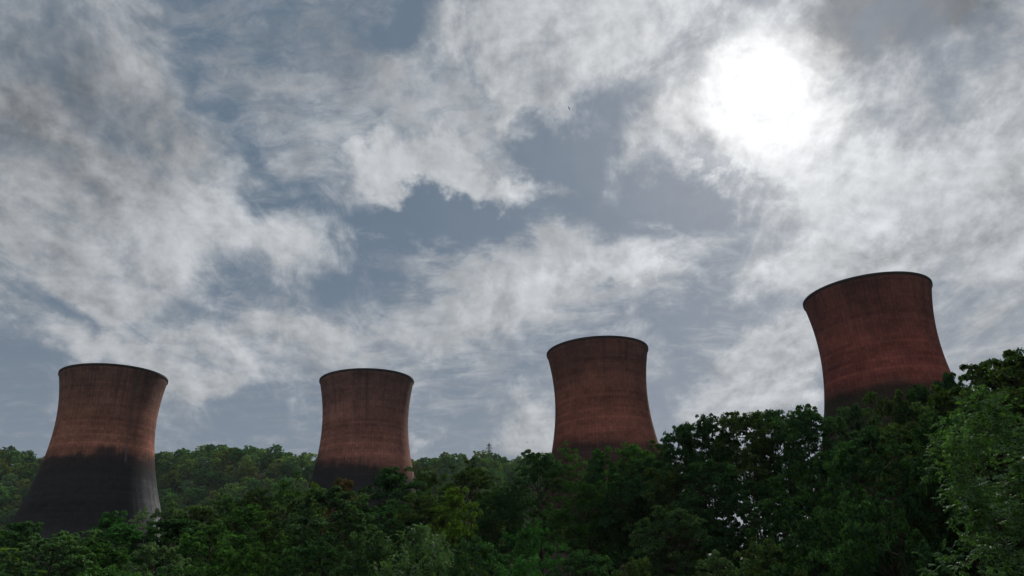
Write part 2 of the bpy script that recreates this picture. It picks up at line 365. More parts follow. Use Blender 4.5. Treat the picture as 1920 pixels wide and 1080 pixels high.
ZS = 7.0
zo = np.linspace(ZS, TH-.9, 70); zi_ = np.linspace(TH-.9, ZS, 40)
prof = [(r, z) for r, z in zip(tprof(zo), zo)] + [(r-.9, z) for r, z in zip(tprof(zi_), zi_)]
prof.append(prof[0])
shellVF = lathe(prof)
rz0, rz1 = TH-.9, TH
ro = float(tprof(np.array(rz1)))
rimVF = lathe([(ro-1.0, rz0-.2), (ro+.0, rz0+.004), (ro+.16, rz0+.1), (ro+.2, rz1), (ro-1.05, rz1), (ro-1.0, rz0-.2)])
legs = Acc()  # all the V-paired support legs of a tower, in one mesh
rb, rg = float(tprof(np.array(ZS)))-.45, float(tprof(np.array(0.0)))+1.0
for i in range(48):
    a0 = i*2*math.pi/48
    for sgn in (-1, 1):
        a1 = a0 + sgn*math.pi/48
        legs.add(tube_np([(rg*math.cos(a0), rg*math.sin(a0), -1), (rb*math.cos(a1), rb*math.sin(a1), ZS+.3)], [.4, .36], 6))
TOW = [
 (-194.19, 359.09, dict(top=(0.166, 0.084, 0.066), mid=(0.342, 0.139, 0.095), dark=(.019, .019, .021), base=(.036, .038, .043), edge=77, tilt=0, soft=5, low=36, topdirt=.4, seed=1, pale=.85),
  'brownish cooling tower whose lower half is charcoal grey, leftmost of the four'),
 (-76.27, 383.26, dict(top=(0.163, 0.082, 0.067), mid=(0.302, 0.124, 0.091), dark=(.018, .017, .018), base=(.03, .03, .034), edge=73, tilt=5, soft=7, low=20, topdirt=.45, seed=2),
  'cooling tower with dark sooty foot, second from left behind dense trees'),
 (39.03, 348.73, dict(top=(0.156, 0.066, 0.050), mid=(0.272, 0.095, 0.066), dark=(.045, .024, .020), base=(.04, .03, .028), edge=72, tilt=3, soft=9, low=30, topdirt=.35, seed=3),
  'dark red cooling tower above the middle trees, third from left'),
 (141.25, 288.05, dict(top=(0.153, 0.054, 0.042), mid=(0.266, 0.074, 0.057), dark=(.026, .020, .014), base=(.03, .024, .02), edge=78, tilt=2, soft=11, low=40, topdirt=.35, seed=4),
  'reddest cooling tower with dark streaks under its rim, rightmost above the hillside trees'),
]
LADDER_AZ = {0: None}
me_rim = mesh_np('rim', *rimVF, [mt_rim], smooth=False)
me_leg = mesh_np('support_legs', *legs.get(), [mt_leg], smooth=True)
for i, (tx, ty, kw, lab) in enumerate(TOW):
    root = empty('cooling_tower', (tx, ty, 0), lab, 'cooling tower', 'cooling towers of the power station')
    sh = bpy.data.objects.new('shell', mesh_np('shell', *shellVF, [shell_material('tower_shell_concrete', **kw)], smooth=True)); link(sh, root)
    link(bpy.data.objects.new('rim', me_rim), root)
    link(bpy.data.objects.new('support_legs', me_leg), root)
    if i == 0:
        # access ladder up the right-hand face
        a = math.atan2(-ty, -tx) + RAD(24)
        A = Acc(); zz_ = np.linspace(70, TH, 30); r = tprof(zz_)+.35
        for off in (-.35, .35):
            aa = a + off/30
            A.add(tube_np(np.stack([r*np.cos(aa), r*np.sin(aa), zz_], -1), np.full(30, .07), 4))
        for z in np.arange(70.5, TH, 1.0):
            rr = float(tprof(np.array(z)))+.35
            A.add(tube_np([(rr*math.cos(a-.35/30), rr*math.sin(a-.35/30), z), (rr*math.cos(a+.35/30), rr*math.sin(a+.35/30), z)], [.04, .04], 4))
        link(bpy.data.objects.new('ladder', mesh_np('ladder', *A.get(), [mt_steel])), root)

# ------------------------------------------------------------------ foliage materials
def leaf_material(name, trans=.35, gloss=.06, rough=.45, vary=.55):
    mt, t, out = material(name)
    geo = t.new('ShaderNodeNewGeometry'); oi = t.new('ShaderNodeObjectInfo')
    rnd = geo.outputs['Random Per Island']
    base = oi.outputs['Color']
    lum = t.ramp(rnd, 0, 1, 1-vary, 1+vary, smooth=False)
    c = t.vmath('SCALE', base, scale=lum)
    wn = t.new('ShaderNodeTexWhiteNoise', noise_dimensions='1D', inp={1: rnd}).outputs['Value']
    c = t.mix(t.ramp(wn, .72, 1.0, 0, .5), c, t.vmath('MULTIPLY', base, (1.7, 1.5, .7)))
    oc = t.new('ShaderNodeTexCoord').outputs['Object']
    pn = t.noise(oc, .55, 3, .6)
    c = t.mix(t.ramp(pn, .38, .66, 0, .55), c, t.vmath('MULTIPLY', c, (1.38, 1.38, .8)))
    df = t.new('ShaderNodeBsdfDiffuse', inp={0: c})
    tr = t.new('ShaderNodeBsdfTranslucent', inp={0: t.vmath('MULTIPLY', c, (1.7, 2.1, .9))})
    gl = t.new('ShaderNodeBsdfGlossy', inp={0: (.9, .95, 1, 1), 1: rough})
    m1 = t.new('ShaderNodeMixShader', inp={0: trans, 1: df.outputs[0], 2: tr.outputs[0]})
    m2 = t.new('ShaderNodeMixShader', inp={0: gloss, 1: m1.outputs[0], 2: gl.outputs[0]})
    t.l.new(m2.outputs[0], out.inputs[0])
    return mt
mt_leaf = leaf_material('matte_green_leaves', .22, .006, .55)
mt_leaf_near = leaf_material('glossy_green_leaflets', .25, .022, .5, .5)
mt_leaf_far = leaf_material('distant_green_leaves', .25, .0, .6, .35)
mt_bark, t, out = material('dark_bark')
oc = t.new('ShaderNodeTexCoord').outputs['Object']
n = t.noise(t.vmath('MULTIPLY', oc, (6, 6, 1)), 1.5, 5, .65)
c = t.mix(t.ramp(n, .35, .65), (.022, .018, .014), (.07, .058, .045))
bs = t.new('ShaderNodeBsdfPrincipled', inp={'Base Color': c, 'Roughness': .95, 'Specular IOR Level': .1}); t.l.new(bs.outputs[0], out.inputs[0])

# ------------------------------------------------------------------ trees
def leaves_np(rng, C, out_dir, L, Wd, up=.7, spread=.5, fold=.12, outn=None):
    """one folded diamond leaf per centre"""
    n = len(C)
    a = out_dir + rng.normal(0, .7, (n, 3)); a /= np.linalg.norm(a, axis=1)[:, None]
    nn = np.array([0, 0, up]) + rng.normal(0, spread, (n, 3)) + (0 if outn is None else outn*.9); nn -= a*(nn*a).sum(1)[:, None]; nn /= np.linalg.norm(nn, axis=1)[:, None]+1e-9
    b = np.cross(nn, a); s = rng.uniform(.65, 1.35, (n, 1))
    l = L*s; w = Wd*s*.5
    v0 = C-a*l*.5; v1 = C+b*w-a*l*.05+nn*l*fold; v2 = C+a*l*.5-np.array([0, 0, 1])*l*.15; v3 = C-b*w-a*l*.05+nn*l*fold
    V = np.stack([v0, v1, v2, v3], 1).reshape(-1, 3)
    return V, np.arange(4*n).reshape(n, 4)

def bend(p0, p1, k, rng, sag=.15):
    t_ = np.linspace(0, 1, k)[:, None]; p0 = np.array(p0, float); p1 = np.array(p1, float)
    L = np.linalg.norm(p1-p0)
    mid = (p0+p1)/2 + np.array([0, 0, -sag*L]) + rng.normal(0, .06*L, 3)
    return (1-t_)**2*p0 + 2*t_*(1-t_)*mid + t_**2*p1

def tree_mesh(seed, H, R, cb, lobes, tufts, leaves, L, Wd, lobe_r=.42, shape=1.0, open_=0., fronds=False, stems=1, squash=.88, trunk_r=.016, top_spikes=0, sides=6):
    rng = np.random.default_rng(seed)
    wood = Acc(); cen = []; tuft_c = []; tuft_r = []; tuft_o = []
    stem_top = []
    for s in range(stems):
        off = rng.normal(0, .03*R, 2) if stems > 1 else np.zeros(2)
        lean = rng.normal(0, .10*R*(1+stems*.5), 2)
        k = 9; tt = np.linspace(0, 1, k)
        px = off[0]*4 + lean[0]*tt + .06*R*np.sin(tt*5+rng.uniform(0, 6))*tt; py = off[1]*4 + lean[1]*tt + .06*R*np.sin(tt*4+rng.uniform(0, 6))*tt
        P = np.stack([px, py, tt*H*.90], -1); rr = H*trunk_r*(1-.86*tt)/math.sqrt(stems); rr[0] *= 1.35
        wood.add(tube_np(P, rr, sides)); stem_top.append(P)
    for i in range(lobes):
        u = (i+.5)/lobes; tz = cb + (1-cb)*(u**.9)            # height fraction
        q = (tz-cb)/(1-cb)
        env = R*math.sqrt(max(.08, 1-(abs(q-.42)/(.64 if q > .42 else .62))**2))
        a = i*2.39996 + rng.normal(0, .4)
        rad = env*rng.uniform(.35, .86)*(1 if q < .9 else .4)
        lr = R*lobe_r*rng.uniform(.65, 1.2)*(1-.3*q)
        z = min(tz*H, H-lr*squash*rng.uniform(.8, 1.1))
        c = np.array([rad*math.cos(a), rad*math.sin(a), z+rng.normal(0, .02*H)])
        P = stem_top[i % stems]
        j = int(np.clip(np.searchsorted(P[:, 2], max(c[2]-rad*rng.uniform(.7, 1.2)-.05*H, .25*H*cb+.02*H)), 1, len(P)-1))
        base = P[j]; limb = bend(base, c, 5, rng)
        rl = H*trunk_r*.33/math.sqrt(stems)
        wood.add(tube_np(limb, np.linspace(rl, rl*.3, 5), 4))
        n = max(3, int(tufts*(lr/(R*lobe_r))**2*rng.uniform(.75, 1.25)*(1-open_*rng.uniform(0, 1))))
        dv = rng.normal(0, 1, (n, 3)); dv[:, 2] = dv[:, 2]*.8+.35; dv /= np.linalg.norm(dv, axis=1)[:, None]
        dv[:, :2] += c[:2]/R*.35
        rr = lr*rng.uniform(.45, 1.08, (n, 1)); tp = c + dv*rr*np.array([1, 1, squash])
        for q_ in range(n):
            if fronds or q_ % 3 == 0:
                wood.add(tube_np(bend(limb[3], tp[q_], 3, rng, .05), [rl*.26, rl*.18, rl*.07], 3))
        tuft_c.append(tp); tuft_r.append(np.full(n, lr)); tuft_o.append(dv)
    for i in range(top_spikes):
        a = rng.uniform(0, 6.28); r_ = R*.7*math.sqrt(rng.uniform(0, 1))
        z = H*(1-.34*(r_/R)**2)*rng.uniform(.88, .985)
        tp = np.array([[r_*math.cos(a), r_*math.sin(a), z]])
        wood.add(tube_np([tp[0]-np.array([r_*.2*math.cos(a), r_*.2*math.sin(a), .14*H]), tp[0]], [H*.0022, H*.0008], 3))
        m_ = rng.integers(2, 5)
        for w_ in range(m_):
            tuft_c.append(tp + rng.normal(0, .05*R, (1, 3)) - np.array([[0, 0, .035*H*w_]])); tuft_r.append(np.array([R*lobe_r*rng.uniform(.35, .8)])); tuft_o.append(np.array([[math.cos(a)*.4, math.sin(a)*.4, 1]]))
    tc_ = np.concatenate(tuft_c); tr_ = np.concatenate(tuft_r); to_ = np.concatenate(tuft_o)
    if not fronds:
        idx = np.repeat(np.arange(len(tc_)), leaves)
        sig = tr_[idx][:, None]*.21
        sig = sig*(rng.uniform(.8, 1.7, len(tc_))[idx][:, None])
        uo = rng.normal(0, 1, (len(idx), 3)); uo[:, 2] = np.abs(uo[:, 2])*1.0-.35; uo /= np.linalg.norm(uo, axis=1)[:, None]
        off = uo*sig*(rng.uniform(.45, 1.0, (len(idx), 1))**.5+.25*(rng.random((len(idx), 1)) < .12))*np.array([1, 1, .85])
        od = to_[idx]*.2 + uo*.7 + np.array([0, 0, -.25])
        V, Fq = leaves_np(rng, tc_[idx]+off, od, L, Wd, outn=uo)
    else:
        AV = []
        nf = leaves
        for i in range(len(tc_)):
            for f in range(nf):
                d0 = to_[i]*.55 + rng.normal(0, .7, 3); d0[2] = d0[2]*.6+.15; d0 /= np.linalg.norm(d0)
                ln = rng.uniform(.26, .46); npair = 5
                tt = np.linspace(.2, 1, npair)[:, None]
                st = tc_[i] + rng.normal(0, .10, 3)
                P = st + d0*tt*ln - np.array([0, 0, 1])*(tt**2)*ln*rng.uniform(.05, .42)
                side = np.cross(d0, [0, 0, 1]); side /= np.linalg.norm(side)+1e-6
                tw = rng.normal(0, .35); 
                for sg in (-1, 1):
                    dd = side*sg*.85 + d0*.5 + np.array([0, 0, -.25+sg*tw*.5])
                    dd /= np.linalg.norm(dd); dd = dd + rng.normal(0, .12, (npair, 3))
                    cc = P + dd*L*.5
                    nrm = np.cross(dd, d0); nrm *= np.sign(nrm[:, 2:3]+1e-6); nrm /= np.linalg.norm(nrm, axis=1)[:, None]+1e-6
                    b = np.cross(nrm, dd); s = rng.uniform(.75, 1.2, (npair, 1))
                    AV.append(np.stack([cc-dd*L*.5*s, cc+b*Wd*.5*s+nrm*L*.06, cc+dd*L*.5*s-np.array([0, 0, L*.12]), cc-b*Wd*.5*s+nrm*L*.06], 1))
        V = np.concatenate(AV).reshape(-1, 3); Fq = np.arange(len(V)).reshape(-1, 4)
    ztop = np.percentile(V[:, 2], 99.7); rmax = np.percentile(np.hypot(V[:, 0], V[:, 1]), 96)
    return wood.get(), (V, Fq), ztop, rmax

PROTO = {}
def proto(kind, leafmat, **kw):
    wd, lf, zt, rm = tree_mesh(**kw)
    PROTO[kind] = (mesh_np('trunk', *wd, [mt_bark], smooth=True), mesh_np('crown', *lf, [leafmat]), zt, rm)
# dense rounded woodland trees
for i in range(4):
    proto('dense%d' % i, mt_leaf, seed=10+i, H=18, R=5.2, cb=.18+.04*(i % 3), lobes=44, tufts=18, leaves=80, L=.27, Wd=.165, lobe_r=.36, shape=.9+.12*i, top_spikes=6)
# taller, opener trees with trunks showing
for i in range(4):
    proto('open%d' % i, mt_leaf, seed=30+i, H=20, R=4.6, cb=.48, lobes=40, tufts=19, leaves=66, L=.23, Wd=.13, lobe_r=.36, open_=.3, stems=2+(i % 2), top_spikes=16, trunk_r=.0145)
for i in range(3):
    proto('high%d' % i, mt_leaf, seed=40+i, H=21, R=4.6, cb=.58, lobes=38, tufts=24, leaves=66, L=.23, Wd=.13, lobe_r=.36, open_=.25, stems=3, top_spikes=12, trunk_r=.015)
# thin sparse birch-like
for i in range(2):
    proto('thin%d' % i, mt_leaf, seed=50+i, H=18, R=3.4, cb=.40, lobes=26, tufts=12, leaves=30, L=.22, Wd=.12, lobe_r=.40, open_=.4, stems=1, top_spikes=14, trunk_r=.011)
# shrubs and young trees, leafy to the ground
for i in range(3):
    proto('bush%d' % i, mt_leaf, seed=70+i, H=8, R=3.8, cb=.08, lobes=26, tufts=17, leaves=60, L=.18, Wd=.11, lobe_r=.36, stems=3, top_spikes=10, trunk_r=.012)
# near trees with feather-shaped leaves
for i in range(2):
    proto('feather%d' % i, mt_leaf_near, seed=90+i, H=8, R=3.0, cb=.10, lobes=34, tufts=17, leaves=5, L=.13, Wd=.06, lobe_r=.32, fronds=True, stems=3, squash=.8, trunk_r=.009, top_spikes=14)

def place(kind, px, py, wpx, dist, color, name, label, group, rot=None, seed=[0]):
    """tree whose top shows at photo pixel (px,py) when it stands dist metres away"""
    seed[0] += 1; rng = random.Random(seed[0]*7+3)
    x, y, ztop = at(px, py, dist)
    zb = float(ground_z(x, y))-.15
    tm, cm, zt, rm = PROTO[kind]
    dcam = math.hypot(x, y)/math.cos(math.atan2(x, y))*0 + math.hypot(math.hypot(x, y), ztop-CAM_Z)
    width = wpx*dcam/FOC*1.18
    jit_sun = 1.14*rng.uniform(.75, 1.2)*(1.3 if px < 700 else .92 if px > 1200 else 1.05); color = (color[0]*.88*jit_sun, color[1]*.94*jit_sun, color[2]*1.12*jit_sun)  # random tone; sunlit tops painted in as brighter leaf colour at left
    s = width/(2*rm); sz = (ztop-zb)/zt
    root = empty(name, (x, y, zb), label, 'shrub' if 'shrub' in name else 'tree', group, rz=rot if rot is not None else rng.uniform(0, 6.28))
    for nm, me in (('trunk', tm), ('crown', cm)):
        o = bpy.data.objects.new(nm, me); link(o, root); o.scale = (s, s, sz)
        if nm == 'crown': o.color = tuple(color)+(1,)
    return root

G1 = (.038, .082, .020)    # mid green
G2 = (.028, .062, .022)    # dark green
G3 = (.046, .080, .034)    # grey green
G4 = (.076, .120, .016)    # yellow green
G5 = (.044, .067, .021)    # olive brown
G6 = (.078, .050, .024)    # reddish brown
G7 = (.075, .112, .050)    # pale green
G8 = (.034, .095, .024)    # fresh green
BK = 'trees along the back edge of the wood'; FR = 'trees in the middle of the wood'; SH = 'bushes at the front of the wood'
TREES = [
 # kind, px, py, w, dist, colour, name, label, group
 ('dense0', -30, 975, 130, 118, G1, 'broadleaf_tree', 'round green tree cut by the left edge of the photo below the leftmost tower', BK),
 ('dense1', 45, 980, 100, 112, G2, 'broadleaf_tree', 'dark bushy tree in front of the left foot of the leftmost tower', BK),
 ('dense2', 118, 997, 120, 104, G3, 'broadleaf_tree', 'grey green tree in front of the middle of the leftmost tower foot', BK),
 ('dense3', 210, 962, 96, 112, G8, 'broadleaf_tree', 'fresh green tree with double top against the charcoal leftmost tower', BK),
 ('thin0', 272, 950, 60, 112, G7, 'slender_tree', 'pale thin-leaved tree at the bright right foot of the leftmost tower', BK),
 ('dense0', 325, 942, 74, 118, G7, 'broadleaf_tree', 'light green tree just right of the leftmost tower foot', BK),
 ('dense1', 376, 950, 110, 106, G5, 'broadleaf_tree', 'dark olive tree standing right of the light green one near the leftmost tower', BK),
 ('dense2', 430, 930, 84, 112, G1, 'broadleaf_tree', 'mid green tree below the wooded hill, right of the dark olive one', BK),
 ('dense3', 486, 918, 104, 108, G5, 'broadleaf_tree', 'olive tree below the wooded hill, halfway between the two left towers', BK),
 ('open0', 545, 890, 76, 108, G1, 'broadleaf_tree', 'pointed green tree rising just left of the second tower foot', BK),
 ('dense0', 590, 908, 66, 112, G4, 'broadleaf_tree', 'yellow green tree touching the left foot of the second tower', BK),
 ('dense1', 645, 900, 84, 102, G6, 'broadleaf_tree', 'reddish brown tree in front of the sooty foot of the second tower', BK),
 ('dense3', 735, 880, 160, 92, G2, 'broadleaf_tree', 'broad dark green tree covering the right foot of the second tower', BK),
 ('dense2', 808, 884, 90, 98, G5, 'broadleaf_tree', 'olive tree just right of the second tower foot', BK),
 ('open1', 885, 866, 120, 92, G5, 'broadleaf_tree', 'brownish open tree with visible trunk under the far pylon', BK),
 ('thin1', 934, 868, 60, 98, G7, 'slender_tree', 'pale wispy tree just right of the far pylon', BK),
 ('open2', 1005, 846, 120, 90, G2, 'broadleaf_tree', 'dark tree with forked trunks left of the third tower', BK),
 ('thin0', 1062, 828, 80, 88, G1, 'slender_tree', 'thin airy tree in front of the left foot of the third tower', BK),
 ('dense0', 1122, 850, 110, 86, G2, 'broadleaf_tree', 'dark green tree in front of the middle foot of the third tower', BK),
 ('open3', 1178, 832, 110, 86, G1, 'broadleaf_tree', 'green tree covering the right foot of the third tower', BK),
 ('open0', 1232, 822, 90, 88, G5, 'broadleaf_tree', 'olive tree at the right edge of the third tower', BK),
 ('high1', 1276, 798, 84, 84, G2, 'broadleaf_tree', 'airy dark tree against the sky, first right of the third tower', BK),
 ('high2', 1322, 782, 90, 82, G2, 'broadleaf_tree', 'dark tree against the sky, second right of the third tower', BK),
 ('high0', 1385, 774, 116, 82, G5, 'broadleaf_tree', 'olive tree with ragged top midway between the two right towers', BK),
 ('high1', 1446, 772, 90, 84, G2, 'broadleaf_tree', 'dark tree above the bright sky gap, second left of the rightmost tower', BK),
 ('high2', 1512, 760, 104, 80, G2, 'broadleaf_tree', 'dark feathery-topped tree at the left edge of the rightmost tower', BK),
 ('dense1', 1600, 764, 104, 76, G3, 'broadleaf_tree', 'grey green tree in front of the left foot of the rightmost tower', BK),
 ('dense2', 1668, 742, 104, 72, G5, 'broadleaf_tree', 'olive tree in front of the middle foot of the rightmost tower', BK),
 ('open2', 1722, 722, 90, 72, G2, 'broadleaf_tree', 'dark tree in front of the right foot of the rightmost tower', BK),
 ('dense3', 1775, 704, 110, 70, G2, 'broadleaf_tree', 'dark tree at the right edge of the rightmost tower', BK),
 ('dense0', 1840, 684, 170, 66, G5, 'broadleaf_tree', 'tall olive tree right of the rightmost tower', BK),
 ('dense2', 1930, 660, 210, 62, G5, 'broadleaf_tree', 'tallest tree, cut by the right edge of the photo', BK),
 ('dense3', 1885, 672, 150, 74, G2, 'broadleaf_tree', 'dark tree filling the gap before the tallest tree at the right edge', BK),
 # second row
 ('dense1', 5, 1030, 100, 84, G4, 'broadleaf_tree', 'bright yellow green tree in the bottom left corner', FR),
 ('dense2', 92, 1012, 140, 80, G3, 'broadleaf_tree', 'grey green tree right of the yellow green corner tree', FR),
 ('dense0', 178, 1012, 120, 84, G1, 'broadleaf_tree', 'green tree below the fresh green double-topped one', FR),
 ('dense3', 238, 985, 120, 92, G8, 'broadleaf_tree', 'leafy green tree below the pale thin tree at the leftmost tower', FR),
 ('dense1', 330, 975, 130, 90, G2, 'broadleaf_tree', 'dark tree below the light green tree near the leftmost tower', FR),
 ('dense2', 300, 1022, 100, 68, G7, 'broadleaf_tree', 'pale green rounded tree low in the left part of the wood', FR),
 ('dense0', 405, 985, 130, 74, G1, 'broadleaf_tree', 'green tree with lit left edge low below the gap between the two left towers', FR),
 ('dense3', 470, 950, 150, 84, G1, 'broadleaf_tree', 'leafy mid green tree below the olive tree between the two left towers', FR),
 ('dense2', 560, 935, 130, 82, G5, 'broadleaf_tree', 'olive tree below the pointed tree near the second tower', FR),
 ('dense1', 622, 918, 160, 68, G3, 'broadleaf_tree', 'large grey green tree with shiny leaves below the reddish brown one', FR),
 ('dense0', 722, 950, 130, 78, G2, 'broadleaf_tree', 'very dark tree below the broad tree at the second tower foot', FR),
 ('open3', 790, 925, 110, 80, G5, 'broadleaf_tree', 'dark open tree right of the very dark tree below the second tower', FR),
 ('dense3', 852, 918, 110, 76, G4, 'broadleaf_tree', 'yellowish green tree in front of the brownish open tree', FR),
 ('open1', 930, 915, 90, 84, G2, 'broadleaf_tree', 'dark tree with bare lower trunk right of the yellowish green tree', FR),
 ('open0', 1090, 900, 110, 78, G1, 'broadleaf_tree', 'green tree below the third tower with stems showing underneath', FR),
 ('open2', 1170, 890, 110, 78, G2, 'broadleaf_tree', 'dark many-stemmed tree below the right half of the third tower', FR),
 ('dense2', 1262, 880, 110, 74, G5, 'broadleaf_tree', 'olive tree below the first sky-topped tree right of the third tower', FR),
 ('dense1', 1328, 868, 120, 72, G2, 'broadleaf_tree', 'dark rounded tree left of the bright sky gap in the wood', FR),
 ('bush0', 1440, 925, 190, 62, G2, 'broadleaf_tree', 'low dark tree right below the bright sky gap', FR),
 ('dense2', 1404, 902, 130, 70, G2, 'broadleaf_tree', 'dark tree standing under the bright sky gap, behind the low dark one', FR),
 ('dense0', 1490, 872, 120, 76, G1, 'broadleaf_tree', 'mid green tree at the right rim of the bright sky gap', FR),
 ('dense1', 1212, 862, 110, 80, G2, 'broadleaf_tree', 'dark rounded tree under the lower right corner of the third tower', FR),
 ('dense3', 1548, 850, 130, 64, G2, 'broadleaf_tree', 'dark tree right of the bright sky gap', FR),
 ('dense0', 1622, 806, 150, 52, G2, 'broadleaf_tree', 'large dark tree in front of the grey green one at the rightmost tower', FR),
 ('open3', 1690, 790, 120, 56, G5, 'broadleaf_tree', 'olive tree with branches showing below the rightmost tower', FR),
 ('dense2', 1770, 780, 140, 48, G2, 'broadleaf_tree', 'dark tree directly behind the near feather-leaved tree', FR),
 ('dense1', 1890, 740, 170, 46, G5, 'broadleaf_tree', 'olive tree behind the near feather-leaved tree at the right edge', FR),
 # front shrubs
 ('bush0', 60, 1062, 150, 58, G2, 'shrub', 'dark bush at the bottom edge beside the yellow green corner tree', SH),
 ('bush1', 190, 1058, 150, 58, G1, 'shrub', 'green bush at the bottom edge below the leftmost tower', SH),
 ('bush2', 330, 1064, 130, 54, G2, 'shrub', 'dark bush at the bottom edge below the pale green rounded tree', SH),
 ('bush0', 480, 1020, 170, 52, G1, 'shrub', 'wide green bush at the bottom edge between the two left towers', SH),
 ('bush1', 600, 1010, 150, 52, G2, 'shrub', 'dark bush at the bottom edge below the large grey green tree', SH),
 ('bush2', 712, 1000, 140, 50, G3, 'shrub', 'grey green bush at the bottom edge below the second tower', SH),
 ('feather1', 790, 985, 120, 46, G3, 'young_tree', 'young feather-leaved tree with pale tips below the gap right of the second tower', SH),
 ('bush1', 880, 1005, 130, 54, G2, 'shrub', 'dark bush below the yellowish green tree', SH),
 ('bush0', 985, 982, 116, 60, G8, 'shrub', 'fresh green bush in front of the forked trunks left of the third tower', SH),
 ('bush2', 975, 1044, 90, 48, G8, 'shrub', 'small green bush at the bottom edge left of the third tower', SH),
 ('bush1', 1085, 1030, 130, 56, G2, 'shrub', 'dark bush at the bottom edge below the third tower', SH),
 ('bush2', 1182, 1048, 90, 52, G5, 'shrub', 'small olive bush at the bottom edge right of the third tower', SH),
 ('open2', 1245, 950, 120, 60, G3, 'young_tree', 'greyish young tree in front of the olive tree right of the third tower', SH),
 ('bush0', 1345, 1036, 130, 44, G7, 'shrub', 'pale green shrub at the bottom edge below the bright sky gap', SH),
 ('bush1', 1425, 1010, 140, 50, G5, 'shrub', 'olive bush at the bottom edge right of the pale green shrub', SH),
 ('bush2', 1530, 960, 160, 46, G2, 'shrub', 'tall dark bush below the left edge of the rightmost tower', SH),
 ('bush0', 1640, 930, 170, 40, G2, 'shrub', 'dark bush left of the near feather-leaved tree', SH),
 # near
 ('feather0', 1856, 738, 240, 23, (.040, .074, .027), 'feather_leaved_tree', 'near tree with drooping feather-shaped leaves in the bottom right corner', None),
 ('feather1', 1975, 850, 240, 19, (.040, .074, .028), 'feather_leaved_tree', 'near feather-leaved tree cut by the right edge of the photo', None),
]
for a in TREES: place(*a)

# ------------------------------------------------------------------ wooded hill
rngh = np.random.default_rng(5)
HP = []
for i in range(6):
    wd, lf, zt, rm = tree_mesh(seed=200+i, H=14, R=6.6, cb=.18, lobes=22, tufts=17, leaves=12, L=.95, Wd=.65, lobe_r=.36, shape=.75, trunk_r=.016, sides=5)
    V = np.concatenate([wd[0], lf[0]]); Fq = np.concatenate([wd[1], lf[1]+len(wd[0])])
    mi = np.concatenate([np.zeros(len(wd[1]), int), np.ones(len(lf[1]), int)])
    HP.append((V, Fq, mi, mesh_np('hill_tree', V, Fq, [mt_bark, mt_leaf_far], mi)))
cands = []
yy = 520.0
row = 0
while yy < 775:
    xx = -560 + (row % 2)*7
    while xx < 130:
        x = xx+rngh.normal(0, 2.4); y = yy+rngh.normal(0, 2.4)
        cands.append((x, y, rngh.uniform(.72, 1.22)))
        xx += 13.5
    yy += 12.5; row += 1
def project(x, y, z):
    v = np.array([x, y, z-CAM_Z]); dd = v@FWD
    return 960+FOC*(v@RGT)/dd, 540-FOC*(v@UPV)/dd
SKYX = [0, 100, 200, 400, 530, 640, 740, 860, 960, 1000, 1100]; SKYY = [990, 985, 990, 945, 905, 910, 885, 885, 880, 860, 850]
COLS = [(.060, .140, .048), (.085, .170, .056), (.120, .185, .054), (.048, .105, .045), (.135, .165, .050), (.16, .23, .075), (.09, .155, .08)]
rest = []
nind = 0
for (x, y, s) in cands:
    z = float(ground_z(x, y))-.3
    px, py = project(x, y, z+11*s)
    hidden = px < -40 or px > 1060 or py > np.interp(px, SKYX, SKYY)+12 or y > 745
    if not hidden:
        for (l, r) in ((60+0, 286), (600, 768)):
            lo = l if r > 300 else np.interp(py, [835, 960], [100, 50])
            if lo+6 < px < r-6: hidden = True
    if hidden or nind >= 298:
        rest.append((x, y, z, s)); continue
    nind += 1
    k = int(rngh.integers(6)); c = np.array(COLS[int(rngh.integers(len(COLS)))])*rngh.uniform(.65, 1.25)*np.array([.92, .97, 1.2])
    if py > 905: c *= 1.2
    where = ('left of the leftmost tower' if px < 170 else 'between the two left towers' if px < 680 else 'between the second and third towers')
    o = bpy.data.objects.new('hillside_tree', HP[k][3]); link(o)
    o.location = (x, y, z); o.rotation_euler.z = rngh.uniform(0, 6.28); o.scale = (s*1.12, s*1.12*rngh.uniform(.9, 1.1), s*rngh.uniform(.85, 1.15))
    o.color = (c[0], c[1], c[2], 1)
    tag(o, 'small round tree on the far wooded hillside, '+where, 'tree', 'trees on the far hillside '+where)
print('hill trees', nind, 'rest', len(rest))
AV, AF, AM, n0 = [], [], [], 0
for (x, y, z, s) in rest[::1]:
    V, Fq, mi, _ = HP[int(rngh.integers(6))]
    a = rngh.uniform(0, 6.28); ca, sa = math.cos(a)*s, math.sin(a)*s
    Vn = np.stack([V[:, 0]*ca-V[:, 1]*sa+x, V[:, 0]*sa+V[:, 1]*ca+y, V[:, 2]*s+z], -1)
    # every third leaf kept, to stay light
    leaf = np.where(mi == 1)[0]; keep = np.concatenate([np.where(mi == 0)[0], leaf[rngh.random(len(leaf)) < .5]])
    fq = Fq[keep]; used, inv = np.unique(fq, return_inverse=True)
    AV.append(Vn[used]); AF.append(inv.reshape(-1, 4)+n0); AM.append(mi[keep]); n0 += len(used)
wl = bpy.data.objects.new('woodland', mesh_np('woodland', np.concatenate(AV), np.concatenate(AF), [mt_bark, mt_leaf_far], np.concatenate(AM)))
link(wl); wl.color = (.062, .11, .055, 1)
tag(wl, 'far mass of trees covering the rest of the hillside behind the towers', 'woodland', None, 'stuff')

